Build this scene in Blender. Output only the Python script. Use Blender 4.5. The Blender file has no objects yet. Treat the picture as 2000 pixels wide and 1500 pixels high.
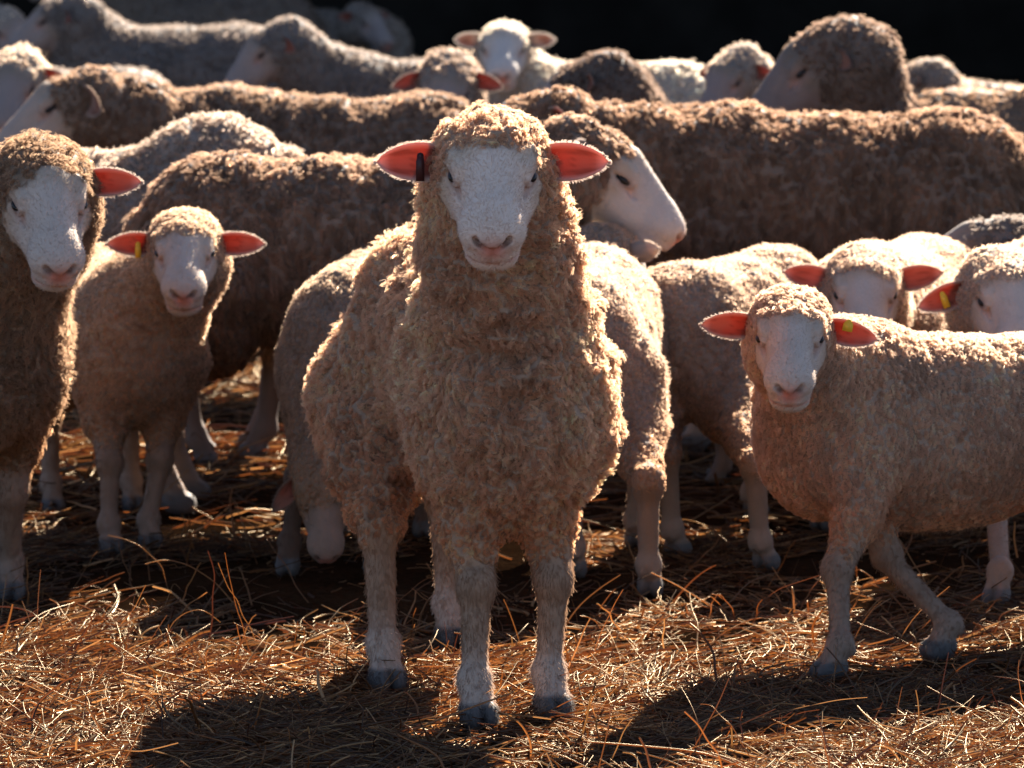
import bpy, math, random, time
import numpy as np
from mathutils import Vector, Matrix, kdtree

T0 = time.time()
sc = bpy.context.scene
R = math.radians

# ------------------------------------------------------------------ camera
CAM_H, FPX, HORIZON = 1.5, 10430.0, -323.0         # lens in photo pixels (2000 wide), row of the horizon
PITCH = math.atan((750.0 - HORIZON) / FPX)
cam_data = bpy.data.cameras.new('camera')
cam = bpy.data.objects.new('camera', cam_data)
sc.collection.objects.link(cam)
cam.location = (0, 0, CAM_H)
cam.rotation_euler = (R(90) - PITCH, 0, 0)
cam_data.sensor_width = 36.0
cam_data.lens = FPX / 2000.0 * 36.0
cam_data.clip_start, cam_data.clip_end = 1.0, 500.0
cam_data.dof.use_dof = True
cam_data.dof.focus_distance = 8.93
cam_data.dof.aperture_fstop = 10.0
sc.camera = cam

# ------------------------------------------------------------------ light
SUN_EL, SUN_AZ = 31.0, 17.0                      # elevation; degrees to the right of straight ahead (+Y)
world = bpy.data.worlds.new('World')
sc.world = world
world.use_nodes = True
nt = world.node_tree
bg = nt.nodes['Background']
sky = nt.nodes.new('ShaderNodeTexSky')
sky.sky_type = 'NISHITA'
sky.sun_disc = False
sky.sun_elevation = R(SUN_EL)
sky.sun_rotation = R(SUN_AZ)
sky.air_density = 0.5
sky.dust_density = 0.3
nt.links.new(sky.outputs[0], bg.inputs[0])
bg.inputs[1].default_value = 0.05
sun_d = bpy.data.lights.new('sun', 'SUN')
sun = bpy.data.objects.new('sun', sun_d)
sc.collection.objects.link(sun)
sun_d.energy = 5.0
sun_d.angle = R(0.5)
sun_d.color = (1.0, 0.92, 0.80)
to_sun = Vector((math.sin(R(SUN_AZ)) * math.cos(R(SUN_EL)), math.cos(R(SUN_AZ)) * math.cos(R(SUN_EL)), math.sin(R(SUN_EL))))
sun.rotation_euler = to_sun.to_track_quat('Z', 'Y').to_euler()
sun.location = to_sun * 30
sc.view_settings.view_transform = 'Standard'
sc.view_settings.look = 'None'
sc.view_settings.exposure = 2.5
sc.view_settings.gamma = 1.0
sc.view_settings.use_curve_mapping = False
sc.cycles.max_bounces = 8
sc.cycles.diffuse_bounces = 4
sc.cycles.transmission_bounces = 6
sc.cycles.transparent_max_bounces = 8

# ------------------------------------------------------------------ photo geometry
CP, SP = math.cos(PITCH), math.sin(PITCH)

def ray(px, py):
    u, v = (px - 1000.0) / FPX, (py - 750.0) / FPX
    return np.array([u, CP - v * SP, -SP - v * CP])

def W(px, py, y):
    """World point seen at photo pixel (px, py) at world depth y."""
    r = ray(px, py)
    return np.array([0, 0, CAM_H]) + r * (y / r[1])

def G(px, py, z=0.0):
    """World point on the ground seen at photo pixel (px, py)."""
    r = ray(px, py)
    return np.array([0, 0, CAM_H]) + r * ((z - CAM_H) / r[2])

# ------------------------------------------------------------------ numpy noise
def _hash(i, j, k, seed):
    n = (i * 374761393 + j * 668265263 + k * 2147483647 + seed * 974634777) & 0xFFFFFFFF
    n = ((n ^ (n >> 13)) * 1274126177) & 0xFFFFFFFF
    n = n ^ (n >> 16)
    return (n & 0xFFFF) / 32767.5 - 1.0

def noise(p, seed=0):
    p = np.asarray(p, dtype=np.float64)
    i = np.floor(p).astype(np.int64)
    f = p - i
    f = f * f * (3 - 2 * f)
    out = 0.0
    for a in (0, 1):
        wx = f[:, 0] if a else 1 - f[:, 0]
        for b in (0, 1):
            wy = f[:, 1] if b else 1 - f[:, 1]
            for c in (0, 1):
                wz = f[:, 2] if c else 1 - f[:, 2]
                out = out + wx * wy * wz * _hash(i[:, 0] + a, i[:, 1] + b, i[:, 2] + c, seed)
    return out

def sstep(a, b, x):
    t = np.clip((x - a) / (b - a), 0, 1)
    return t * t * (3 - 2 * t)

def nrm(v):
    v = np.asarray(v, dtype=np.float64)
    return v / np.maximum(np.linalg.norm(v, axis=-1, keepdims=True), 1e-9)

# ------------------------------------------------------------------ implicit solids
def cone(a, b, ra, rb):
    a, b = np.array(a, np.float32), np.array(b, np.float32)
    ba = b - a
    l2 = float(ba @ ba) + 1e-9
    def f(X, Y, Z):
        x, y, z = X - a[0], Y - a[1], Z - a[2]
        t = np.clip((x * ba[0] + y * ba[1] + z * ba[2]) / l2, 0, 1)
        return np.sqrt((x - t * ba[0]) ** 2 + (y - t * ba[1]) ** 2 + (z - t * ba[2]) ** 2) - (ra + (rb - ra) * t)
    lo = np.minimum(a - ra, b - rb)
    hi = np.maximum(a + ra, b + rb)
    return (lo, hi, f)

def ell(c, M, r):
    c, M, r = np.array(c, np.float32), np.array(M, np.float32), np.array(r, np.float32)   # M: columns are the axes
    def f(X, Y, Z):
        x, y, z = X - c[0], Y - c[1], Z - c[2]
        k0 = k1 = 0
        for i in range(3):
            q = (x * M[0, i] + y * M[1, i] + z * M[2, i]) / r[i]
            k0 = k0 + q * q
            k1 = k1 + (q / r[i]) ** 2
        k0, k1 = np.sqrt(k0), np.sqrt(k1) + 1e-9
        return k0 * (k0 - 1.0) / k1
    e = np.sqrt(((M * r) ** 2).sum(1))
    return (c - e, c + e, f)

def smin(a, b, k):
    h = np.maximum(k - np.abs(a - b), 0) / k
    return np.minimum(a, b) - h * h * k * 0.25

def sdf_points(prims, P):
    P = P.astype(np.float32)
    X, Y, Z = P[:, 0], P[:, 1], P[:, 2]
    d = np.full(len(P), 1.0, np.float32)
    for (lo, hi, f), k, op in prims:
        m = k + 0.02
        sel = np.nonzero((X > lo[0] - m) & (X < hi[0] + m) & (Y > lo[1] - m) & (Y < hi[1] + m) & (Z > lo[2] - m) & (Z < hi[2] + m))[0]
        if len(sel) == 0:
            continue
        v = f(X[sel], Y[sel], Z[sel])
        d[sel] = smin(d[sel], v, k) if op > 0 else -smin(-d[sel], v, k)
    return d

def axis_coords(lo, hi, h, flo, fhi, hf):
    out = [lo]
    while out[-1] < hi:
        x = out[-1]
        out.append(x + (hf if (flo is not None and flo < x < fhi) else h))
    return np.array(out, np.float32)

def mesh_from_sdf(prims, h, fine=None):
    """Surface nets on a grid that is finer inside the box fine = (lo, hi, step)."""
    lo = np.min([p[0][0] for p in prims if p[2] > 0], axis=0) - 3 * h
    hi = np.max([p[0][1] for p in prims if p[2] > 0], axis=0) + 3 * h
    ax = [axis_coords(lo[i], hi[i], h, *((fine[0][i], fine[1][i], fine[2]) if fine else (None, None, h))) for i in range(3)]
    n = [len(a) for a in ax]
    D = np.full(n, 1.0, np.float32)
    for (plo, phi, f), k, op in prims:
        m = k + 2.5 * h
        s = [slice(max(0, int(np.searchsorted(ax[i], plo[i] - m)) - 1), min(n[i], int(np.searchsorted(ax[i], phi[i] + m)) + 1)) for i in range(3)]
        if any(q.stop <= q.start for q in s):
            continue
        sub = D[s[0], s[1], s[2]]
        v = f(ax[0][s[0]][:, None, None], ax[1][s[1]][None, :, None], ax[2][s[2]][None, None, :])
        D[s[0], s[1], s[2]] = smin(sub, v, k) if op > 0 else -smin(-sub, v, k)
    S = D < 0
    cs = np.zeros([q - 1 for q in n], np.int8)
    for a in (0, 1):
        for b in (0, 1):
            for c in (0, 1):
                cs += S[a:n[0] - 1 + a, b:n[1] - 1 + b, c:n[2] - 1 + c]
    act = (cs > 0) & (cs < 8)
    idx = np.full(act.shape, -1, np.int64)
    ci = np.argwhere(act)
    idx[act] = np.arange(len(ci))
    acc = np.zeros((len(ci), 3))
    cnt = np.zeros(len(ci))
    corner = [np.array([a, b, c]) for a in (0, 1) for b in (0, 1) for c in (0, 1)]
    for ca in corner:
        for axx in range(3):
            if ca[axx]:
                continue
            cb = ca.copy(); cb[axx] = 1
            ia, ib = ci + ca, ci + cb
            da, db = D[ia[:, 0], ia[:, 1], ia[:, 2]], D[ib[:, 0], ib[:, 1], ib[:, 2]]
            cr = (da < 0) != (db < 0)
            t = np.where(cr, da / np.where(cr, da - db, 1), 0)
            pa = np.stack([ax[q][ia[:, q]] for q in range(3)], 1)
            pb = np.stack([ax[q][ib[:, q]] for q in range(3)], 1)
            acc += np.where(cr[:, None], pa + (pb - pa) * t[:, None], 0)
            cnt += cr
    V = acc / np.maximum(cnt, 1)[:, None]
    faces = []
    for axx in range(3):
        o1, o2 = (axx + 1) % 3, (axx + 2) % 3
        sl0 = [slice(1, n[q] - 1) for q in range(3)]
        sl1 = list(sl0)
        sl0[axx] = slice(0, n[axx] - 1); sl1[axx] = slice(1, n[axx])
        A, B = S[tuple(sl0)], S[tuple(sl1)]
        ed = np.argwhere(A != B)
        if len(ed) == 0:
            continue
        inside = A[tuple(ed.T)]
        e = ed.copy()
        for q in range(3):
            if q != axx:
                e[:, q] += 1
        def cell(d1, d2):
            c = e.copy()
            c[:, o1] += d1; c[:, o2] += d2
            return idx[c[:, 0], c[:, 1], c[:, 2]]
        q = np.stack([cell(-1, -1), cell(0, -1), cell(0, 0), cell(-1, 0)], 1)
        q[~inside] = q[~inside][:, ::-1]
        faces.append(q)
    F = np.concatenate(faces)
    # two Newton steps onto the true surface
    for it in range(2):
        e = 0.0015
        d = sdf_points(prims, V)
        g = np.stack([sdf_points(prims, V + np.eye(3)[q] * e) - sdf_points(prims, V - np.eye(3)[q] * e) for q in range(3)], 1) / (2 * e)
        g = g / np.maximum((g * g).sum(1, keepdims=True), 0.25)
        V = V - g * np.clip(d, -h, h)[:, None] * 0.9
    return V, F

def vert_normals(V, F):
    fn = np.cross(V[F[:, 2]] - V[F[:, 0]], V[F[:, 3]] - V[F[:, 1]])
    N = np.zeros_like(V)
    for q in range(4):
        for c in range(3):
            N[:, c] += np.bincount(F[:, q], fn[:, c], len(V))
    return nrm(N), np.linalg.norm(fn, axis=1) * 0.5

# ------------------------------------------------------------------ linking
def link(o, parent=None):
    sc.collection.objects.link(o)
    if parent is not None:
        o.parent = parent
    return o

def mesh_obj(name, V, F, mats, parent=None, col=None, mat_idx=None, smooth=True):
    me = bpy.data.meshes.new(name)
    V = np.asarray(V, np.float32)
    F = np.asarray(F, np.int32)
    k = F.shape[1]
    me.vertices.add(len(V)); me.vertices.foreach_set('co', V.ravel())
    me.loops.add(F.size); me.loops.foreach_set('vertex_index', F.ravel())
    me.polygons.add(len(F))
    me.polygons.foreach_set('loop_start', np.arange(0, F.size, k, dtype=np.int32))
    me.polygons.foreach_set('loop_total', np.full(len(F), k, np.int32))
    if smooth:
        me.polygons.foreach_set('use_smooth', np.ones(len(F), bool))
    if mat_idx is not None:
        me.polygons.foreach_set('material_index', np.asarray(mat_idx, np.int32))
    me.update(calc_edges=True)
    if col is not None:
        at = me.color_attributes.new('col', 'FLOAT_COLOR', 'POINT')
        c4 = np.ones((len(V), 4), np.float32); c4[:, :3] = col
        at.data.foreach_set('color', c4.ravel())
    for m in mats if isinstance(mats, (list, tuple)) else [mats]:
        me.materials.append(m)
    return link(bpy.data.objects.new(name, me), parent)

def curves_obj(name, P, rad, col, mat, parent=None):
    """P (n, k, 3) strand points, rad (n,) or (n, k), col (n, 3)."""
    n, k, _ = P.shape
    cu = bpy.data.hair_curves.new(name)
    cu.add_curves([k] * n)
    cu.attributes['position'].data.foreach_set('vector', P.astype(np.float32).ravel())
    rad = np.broadcast_to(rad if np.ndim(rad) == 2 else np.asarray(rad)[:, None], (n, k)).astype(np.float32)
    ra = cu.attributes.get('radius') or cu.attributes.new('radius', 'FLOAT', 'POINT')
    ra.data.foreach_set('value', np.ascontiguousarray(rad).ravel())
    ca = cu.attributes.new('col', 'FLOAT_COLOR', 'CURVE')
    c4 = np.ones((n, 4), np.float32); c4[:, :3] = col
    ca.data.foreach_set('color', c4.ravel())
    cu.materials.append(mat)
    return link(bpy.data.objects.new(name, cu), parent)

def tag(o, label=None, cat=None, group=None, kind=None):
    for k, v in (('label', label), ('category', cat), ('group', group), ('kind', kind)):
        if v:
            o[k] = v
    return o

# ------------------------------------------------------------------ materials
def new_mat(name):
    m = bpy.data.materials.new(name)
    m.use_nodes = True
    m.node_tree.nodes.clear()
    out = m.node_tree.nodes.new('ShaderNodeOutputMaterial')
    return m, m.node_tree, out

def attr(nt, name='col'):
    a = nt.nodes.new('ShaderNodeAttribute')
    a.attribute_name = name
    return a

def mat_fibre(name, trans=0.4, tint=(1, 1, 1), spec=0.0, rough=0.4, hair=0.0):
    m, nt, out = new_mat(name)
    a = attr(nt)
    di = nt.nodes.new('ShaderNodeBsdfDiffuse')
    tr = nt.nodes.new('ShaderNodeBsdfTranslucent')
    mx = nt.nodes.new('ShaderNodeMixShader')
    mx.inputs[0].default_value = trans
    nt.links.new(a.outputs['Color'], di.inputs['Color'])
    if tint != (1, 1, 1):
        mu = nt.nodes.new('ShaderNodeMixRGB'); mu.blend_type = 'MULTIPLY'; mu.inputs[0].default_value = 1
        mu.inputs[2].default_value = (*tint, 1)
        nt.links.new(a.outputs['Color'], mu.inputs[1]); nt.links.new(mu.outputs[0], tr.inputs['Color'])
    else:
        nt.links.new(a.outputs['Color'], tr.inputs['Color'])
    nt.links.new(di.outputs[0], mx.inputs[1]); nt.links.new(tr.outputs[0], mx.inputs[2])
    last = mx
    if hair > 0:                                   # forward scattering along the fibre: the bright fringe against the light
        hb = nt.nodes.new('ShaderNodeBsdfHair'); hb.component = 'Transmission'
        hb.inputs['RoughnessU'].default_value = 0.28; hb.inputs['RoughnessV'].default_value = 0.8
        nt.links.new(a.outputs['Color'], hb.inputs['Color'])
        m3 = nt.nodes.new('ShaderNodeMixShader'); m3.inputs[0].default_value = hair
        nt.links.new(mx.outputs[0], m3.inputs[1]); nt.links.new(hb.outputs[0], m3.inputs[2]); last = m3
    if spec > 0:
        gl = nt.nodes.new('ShaderNodeBsdfGlossy'); gl.inputs['Roughness'].default_value = rough
        gl.inputs['Color'].default_value = (1, .82, .58, 1)
        m2 = nt.nodes.new('ShaderNodeMixShader'); m2.inputs[0].default_value = spec
        nt.links.new(mx.outputs[0], m2.inputs[1]); nt.links.new(gl.outputs[0], m2.inputs[2]); last = m2
    nt.links.new(last.outputs[0], out.inputs['Surface'])
    return m

def mat_skin(name, scale=180.0, bump=0.25, rough=0.75, sss=0.0):
    m, nt, out = new_mat(name)
    a = attr(nt)
    p = nt.nodes.new('ShaderNodeBsdfPrincipled')
    p.inputs['Roughness'].default_value = rough
    p.inputs['Specular IOR Level'].default_value = 0.25
    no = nt.nodes.new('ShaderNodeTexNoise'); no.inputs['Scale'].default_value = scale
    no.inputs['Detail'].default_value = 3
    mp = nt.nodes.new('ShaderNodeMapRange'); mp.inputs[3].default_value = 0.90; mp.inputs[4].default_value = 1.08
    tc = nt.nodes.new('ShaderNodeTexCoord'); nt.links.new(tc.outputs['Object'], no.inputs['Vector'])
    mu = nt.nodes.new('ShaderNodeMixRGB'); mu.blend_type = 'MULTIPLY'; mu.inputs[0].default_value = 1
    nt.links.new(no.outputs[0], mp.inputs[0]); nt.links.new(mp.outputs[0], mu.inputs[2])
    nt.links.new(a.outputs['Color'], mu.inputs[1]); nt.links.new(mu.outputs[0], p.inputs['Base Color'])
    bu = nt.nodes.new('ShaderNodeBump'); bu.inputs['Strength'].default_value = bump; bu.inputs['Distance'].default_value = 0.004
    nt.links.new(no.outputs[0], bu.inputs['Height']); nt.links.new(bu.outputs[0], p.inputs['Normal'])
    nt.links.new(p.outputs[0], out.inputs['Surface'])
    return m

def mat_plain(name, color, rough=0.6, noise_scale=0, amount=0.3, spec=0.3, bump=0.0):
    m, nt, out = new_mat(name)
    p = nt.nodes.new('ShaderNodeBsdfPrincipled')
    p.inputs['Roughness'].default_value = rough
    p.inputs['Specular IOR Level'].default_value = spec
    p.inputs['Base Color'].default_value = (*color, 1)
    if noise_scale:
        no = nt.nodes.new('ShaderNodeTexNoise'); no.inputs['Scale'].default_value = noise_scale; no.inputs['Detail'].default_value = 6
        tc = nt.nodes.new('ShaderNodeTexCoord'); nt.links.new(tc.outputs['Object'], no.inputs['Vector'])
        rp = nt.nodes.new('ShaderNodeValToRGB')
        rp.color_ramp.elements[0].position = 0.3; rp.color_ramp.elements[1].position = 0.7
        rp.color_ramp.elements[0].color = (*[c * (1 - amount) for c in color], 1)
        rp.color_ramp.elements[1].color = (*[min(1, c * (1 + amount)) for c in color], 1)
        nt.links.new(no.outputs[0], rp.inputs[0]); nt.links.new(rp.outputs[0], p.inputs['Base Color'])
        if bump:
            bu = nt.nodes.new('ShaderNodeBump'); bu.inputs['Strength'].default_value = bump; bu.inputs['Distance'].default_value = 0.02
            nt.links.new(no.outputs[0], bu.inputs['Height']); nt.links.new(bu.outputs[0], p.inputs['Normal'])
    nt.links.new(p.outputs[0], out.inputs['Surface'])
    return m

M_WOOL = mat_fibre('wool_fibre', 0.40, hair=0.50)
M_FUR = mat_fibre('short_fur', 0.35, hair=0.12)
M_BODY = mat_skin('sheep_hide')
M_EAR = mat_fibre('ear_skin', 0.42, tint=(1.0, 0.42, 0.26))
M_EAR_PALE = mat_fibre('ear_fur', 0.35)
M_EYE = mat_plain('eye', (0.010, 0.006, 0.004), rough=0.3, spec=0.25)
M_TAG_DARK = mat_plain('dark_tag', (0.05, 0.012, 0.01), rough=0.5)
M_TAG_YELLOW = mat_plain('yellow_tag', (0.8, 0.42, 0.03), rough=0.45)
M_STRAW = mat_fibre('straw_stalk', 0.45, tint=(1.0, 0.70, 0.42), spec=0.045, rough=0.34)

# ------------------------------------------------------------------ sheep
def basis(yaw, pitch, roll=0.0):
    """Columns forward, left, up; yaw = world heading, pitch = nose below the horizontal."""
    f = np.array([math.cos(yaw) * math.cos(pitch), math.sin(yaw) * math.cos(pitch), -math.sin(pitch)])
    l = np.array([-math.sin(yaw), math.cos(yaw), 0.0])
    u = np.cross(f, l)
    if roll:
        l, u = l * math.cos(roll) + u * math.sin(roll), u * math.cos(roll) - l * math.sin(roll)
    return np.stack([f, l, u], 1)

EAR_U, EAR_V = 19, 13

def ear_surface(base, axis, open_n, length, width):
    """A cupped leaf with thickness; returns V, F, inner mask, rim points and outward rim directions."""
    e = nrm(axis); o = nrm(open_n - e * (open_n @ e)); w = np.cross(e, o)
    front, back, rim = [], [], []
    for i in range(EAR_U):
        u = i / (EAR_U - 1)
        prof = max(0.0, math.sin(math.pi * (0.10 + 0.90 * u))) ** 0.62
        prof = max(prof, 0.03 if u == 1 else 0.42 * (1 - u))
        for j in range(EAR_V):
            v = j / (EAR_V - 1) * 2 - 1
            lat = v * prof * width * 0.5
            depth = -(1 - v * v) * 0.27 * width * (0.35 + 0.65 * prof) * (1 - 0.55 * u) + 0.02 * length * u
            p = base + e * (u * length) + w * lat + o * depth - o * (0.10 * length * u * u)
            th = 0.0035 * (1 - 0.55 * abs(v))
            front.append(p + o * th * 0.5); back.append(p - o * th * 0.5)
            if abs(v) == 1 or i == EAR_U - 1:
                rim.append((p, nrm(w * v * (1 - u * 0.6) + e * (0.25 + u * 0.9))))
    n = EAR_U * EAR_V
    F, mi = [], []
    for i in range(EAR_U - 1):
        for j in range(EAR_V - 1):
            a, b, c, d = i * EAR_V + j, i * EAR_V + j + 1, (i + 1) * EAR_V + j + 1, (i + 1) * EAR_V + j
            F.append((a, b, c, d)); F.append((n + a, n + d, n + c, n + b))
    edge = [j for j in range(EAR_V)] + [i * EAR_V + EAR_V - 1 for i in range(1, EAR_U)] + [(EAR_U - 1) * EAR_V + j for j in range(EAR_V - 2, -1, -1)] + [i * EAR_V for i in range(EAR_U - 2, 0, -1)]
    for a, b in zip(edge, edge[1:] + edge[:1]):
        F.append((b, a, n + a, n + b))
    V = np.array(front + back)
    uu = np.repeat(np.arange(EAR_U) / (EAR_U - 1), EAR_V); vv = np.tile(np.abs(np.linspace(-1, 1, EAR_V)), EAR_U)
    return V, np.array(F), uu, vv, rim, (e, w, o)

def strands(root, nor, length, rad, npts, rng, clump_c=None, clump_dir=None, clump_up=None, tight=0.75, curl=0.004, turns=2.0, phase=None, flow=None):
    n = len(root)
    t = np.linspace(0, 1, npts)[None, :, None]
    d0 = nor + (flow if flow is not None else 0)
    d0 = nrm(d0 + rng.normal(0, 0.12, (n, 3)))
    P = root[:, None, :] + d0[:, None, :] * (length[:, None, None] * t)
    if clump_c is not None:
        axis = clump_c[:, None, :] + clump_dir[:, None, :] * (length[:, None, None] * t) + clump_up[:, None, :] * (length[:, None, None] * t * t)
        wgt = tight * t ** 0.6
        P = P * (1 - wgt) + axis * wgt
        tip_side = nrm(np.cross(clump_dir, np.array([0.31, 0.2, 0.93])))
        tip_s2 = np.cross(clump_dir, tip_side)
        ph = phase[:, None] + t[:, :, 0] * turns * 2 * math.pi
        amp = curl * np.sqrt(t)
        P = P + tip_side[:, None, :] * (np.cos(ph)[:, :, None] * amp) + tip_s2[:, None, :] * (np.sin(ph)[:, :, None] * amp)
    r = rad[:, None] * np.linspace(1.0, 0.55, npts)[None, :]
    return P, r

GROUND_BUMP = None
SHEEP = []

def sheep(label, at, heading, size, head, head_yaw, head_pitch, head_size=None, roll=0.0, neck_r=(0.15, 0.105), h=0.012, hf=None,
          n_wool=12000, n_fur=0, wool=(0.45, 0.34, 0.25), face=(0.49, 0.385, 0.31), leg_col=None, clump=0.026, hair_len=0.03, hair_rad=0.0009, npts=5,
          stretch=1.0, droop=0.5, curl=0.004, seed=1, feet=None, ears=True, ear_dir=(0.0, 0.0), ear_len=0.125, ear_w=0.074, ear_up=0.000, eartag=None, eyes=True,
          crown=1.0, group='flock of sheep', plump=1.0, leg_r=0.93, back=0.0, arm=1.0, pastern=0.12, crown_w=1.0, face_len=1.0, topk=0.35, ear_red=1.0, f0=0.045, body_pitch=0.0, lump=0.006, swirl=0.05, tight=0.8, folds=0.0, streak=0.0, ctone=0.11, group_cat='sheep', wool_top=None):
    rng = np.random.default_rng(seed)
    S = size
    hs = head_size or size
    at = np.asarray(at, float)
    B = basis(heading, 0.0)
    def L(x, y, z):
        zz = z + (x * math.tan(body_pitch) if z > 0.35 else 0)
        return at + (B[:, 0] * x + B[:, 1] * y + B[:, 2] * zz) * S
    Hm = basis(head_yaw, head_pitch, roll)
    ho = np.asarray(head, float)
    def H(f, s, u):
        f = f * face_len if f > 0 else f
        return ho + (Hm[:, 0] * f + Hm[:, 1] * s + Hm[:, 2] * u) * hs
    pl = plump
    body = []      # (prim, k, +1/-1)
    add = lambda p, k=0.05: body.append((p, k * (S if k > 0.02 else 1), 1))
    add(ell(L(-.03, 0, .545 + back), B, np.array([.40, .188 * pl, .205 + abs(back) * .45]) * S))
    add(ell(L(-.29, 0, .57 + back), B, np.array([.20, .182 * pl, .19]) * S))
    add(ell(L(.19, 0, .56), B, np.array([.21, .182 * pl, .21]) * S))
    add(ell(L(.30, 0, .50), B, np.array([.13, .162 * pl, .185]) * S))
    nb, ne = L(.235, 0, .575), H(-.04, 0, -.070)
    add(cone(nb, ne, neck_r[0] * 1.06 * S, neck_r[1] * hs), 0.09)
    tl = L(-.47, 0, .60)
    add(cone(tl, L(-.50, 0, .46), .035 * S, .022 * S), 0.04)
    fp = {'fl': L(.27, .10, 0), 'fr': L(.27, -.10, 0), 'hl': L(-.40, .115, 0), 'hr': L(-.40, -.115, 0)}
    for k_, v_ in (feet or {}).items():
        fp[k_] = np.asarray(v_, float)
    fw = B[:, 0] * S
    up = np.array([0, 0, 1.0]) * S
    lr = leg_r
    hooves = []
    for sd, key in ((1, 'fl'), (-1, 'fr')):
        ft = fp[key]
        sh = L(.245, .105 * sd * pl * (1 + (arm - 1)), .47)
        kn = ft * 0.62 + sh * 0.38; kn = kn + fw * 0.018; kn[2] = ft[2] + .235 * S
        el = ft * 0.35 + sh * 0.65; el[2] = ft[2] + .335 * S; el = el - fw * .015
        fe = ft + up * .075 - fw * .012
        add(cone(sh, el, .098 * S * arm, .060 * S * lr * arm), 0.06)
        add(cone(el, kn, .056 * S * lr, .035 * S * lr), 0.03)
        add(cone(kn - up * .02, fe, .029 * S * lr, .0235 * S * lr), 0.02)
        add(ell(kn + fw * .006, B, np.array([.032, .031, .038]) * S * lr), 0.02)
        add(ell(fe, B, np.array([.0275, .027, .026]) * S), 0.015)
        add(cone(fe, ft + up * .045 + fw * .008, .030 * S * lr, .026 * S), 0.012)
        hooves.append((ft, fw))
    for sd, key in ((1, 'hl'), (-1, 'hr')):
        ft = fp[key]
        hp = L(-.32, .115 * sd * pl, .47)
        st = L(-.30, .125 * sd * pl, .39)
        hk = ft + up * .275 - fw * .045
        st = st * 0.75 + (ft + np.array([0, 0, st[2] - ft[2]])) * 0.25
        fe = ft + up * .078 - fw * .015
        add(cone(hp, st, .135 * S, .095 * S), 0.06)
        add(cone(st, hk, .085 * S, .042 * S * lr), 0.05)
        add(cone(hk, fe, .033 * S * lr, .0255 * S * lr), 0.02)
        add(ell(hk - fw * .008 + up * .012, B, np.array([.040, .030, .036]) * S * lr), 0.02)
        add(ell(fe, B, np.array([.028, .0275, .027]) * S), 0.015)
        add(cone(fe, ft + up * .045 + fw * .008, .031 * S * lr, .026 * S), 0.012)
        hooves.append((ft, fw))
    nleg0 = len(body)
    hB = basis(heading, R(12))
    sideways = B[:, 1] * S
    for ft, _ in hooves:
        for s2 in (-1, 1):
            body.append((ell(ft - fw * .034 + sideways * .014 * s2 + up * .062, hB, np.array([.010, .007, .011]) * S), 0.006, 1))
            body.append((ell(ft + fw * .018 + sideways * .0145 * s2 + up * .022, hB, np.array([.042, .0165, .026]) * S), 0.008, 1))
    # crown wool and cheeks of the fleece
    add(ell(H(-.045, 0, .006), Hm, np.array([.080, .063 * crown * crown_w, .038 * crown]) * hs), 0.03)
    add(ell(H(-.015, 0, -.045), Hm, np.array([.072, .063, .085]) * hs), 0.03)
    fc = []
    fa = lambda p, k, op=1: fc.append((p, k * hs, op))
    fa(ell(H(0, 0, -.008), Hm, np.array([.088, .069, .062]) * hs), 0.03)
    fa(cone(H(.035, 0, .004), H(.150, 0, -.020), .058 * hs, .041 * hs), 0.03)
    fa(cone(H(.05, 0, .030), H(.165, 0, .002), .030 * hs, .022 * hs), 0.03)
    fa(ell(H(.182, 0, -.026), Hm, np.array([.046, .0515, .038]) * hs), 0.03)
    fa(ell(H(.198, 0, -.018), Hm, np.array([.032, .040, .027]) * hs), 0.02)
    fa(cone(H(.02, 0, -.055), H(.150, 0, -.058), .050 * hs, .034 * hs), 0.03)
    fa(ell(H(.176, 0, -.074), Hm, np.array([.034, .041, .023]) * hs), 0.012)
    for s in (-1, 1):
        fa(cone(H(.025, .040 * s, -.035), H(.11, .028 * s, -.045), .036 * hs, .022 * hs), 0.03)
        fa(cone(H(.030, .056 * s, .030), H(.072, .052 * s, .024), .0165 * hs, .012 * hs), 0.015)       # brow
        fa(cone(H(.055, .058 * s, -.012), H(.10, .040 * s, -.022), .012 * hs, .009 * hs), 0.015)       # cheekbone
        fa(cone(H(.188, .026 * s, -.056), H(.212, .012 * s, -.052), .015 * hs, .014 * hs), 0.012)      # upper lip
    for s in (-1, 1):
        fa(ell(H(.062, .066 * s, .008), Hm, np.array([.020, .011, .0125]) * hs), 0.008, -1)           # eye socket
        fa(cone(H(.080, .061 * s, .001), H(.104, .046 * s, -.012), .0052 * hs, .0030 * hs), 0.010, -1)  # tear line
        fa(cone(H(.233, .008 * s, -.034), H(.224, .024 * s, -.018), .0048 * hs, .0070 * hs), 0.006, -1)  # nostril
        fa(cone(H(.226, 0, -.069), H(.180, .050 * s, -.063), .0036 * hs, .0022 * hs), 0.004, -1)      # mouth
        fa(cone(H(.086, .054 * s, .013), H(.040, .068 * s, .017), .0066 * hs, .0062 * hs), 0.004)     # upper lid
        fa(cone(H(.086, .057 * s, .002), H(.045, .068 * s, -.004), .0045 * hs, .0045 * hs), 0.004)    # lower lid
    fa(cone(H(.238, 0, -.030), H(.226, 0, -.066), .0030 * hs, .0024 * hs), 0.004, -1)                 # philtrum
    prims = body + fc
    hlo = np.min([H(a, b, c) for a in (-.03, .26) for b in (-.085, .085) for c in (-.10, .09)], axis=0)
    hhi = np.max([H(a, b, c) for a in (-.03, .26) for b in (-.085, .085) for c in (-.10, .09)], axis=0)
    V, F = mesh_from_sdf(prims, h, (hlo, hhi, hf) if hf else None)
    N, A = vert_normals(V, F)
    # regions
    hp = ((V - ho) @ Hm) / hs
    hp[:, 0] = np.where(hp[:, 0] > 0, hp[:, 0] / face_len, hp[:, 0])
    dface = sdf_points([(p, k, o) for p, k, o in fc if o > 0], V)
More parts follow.
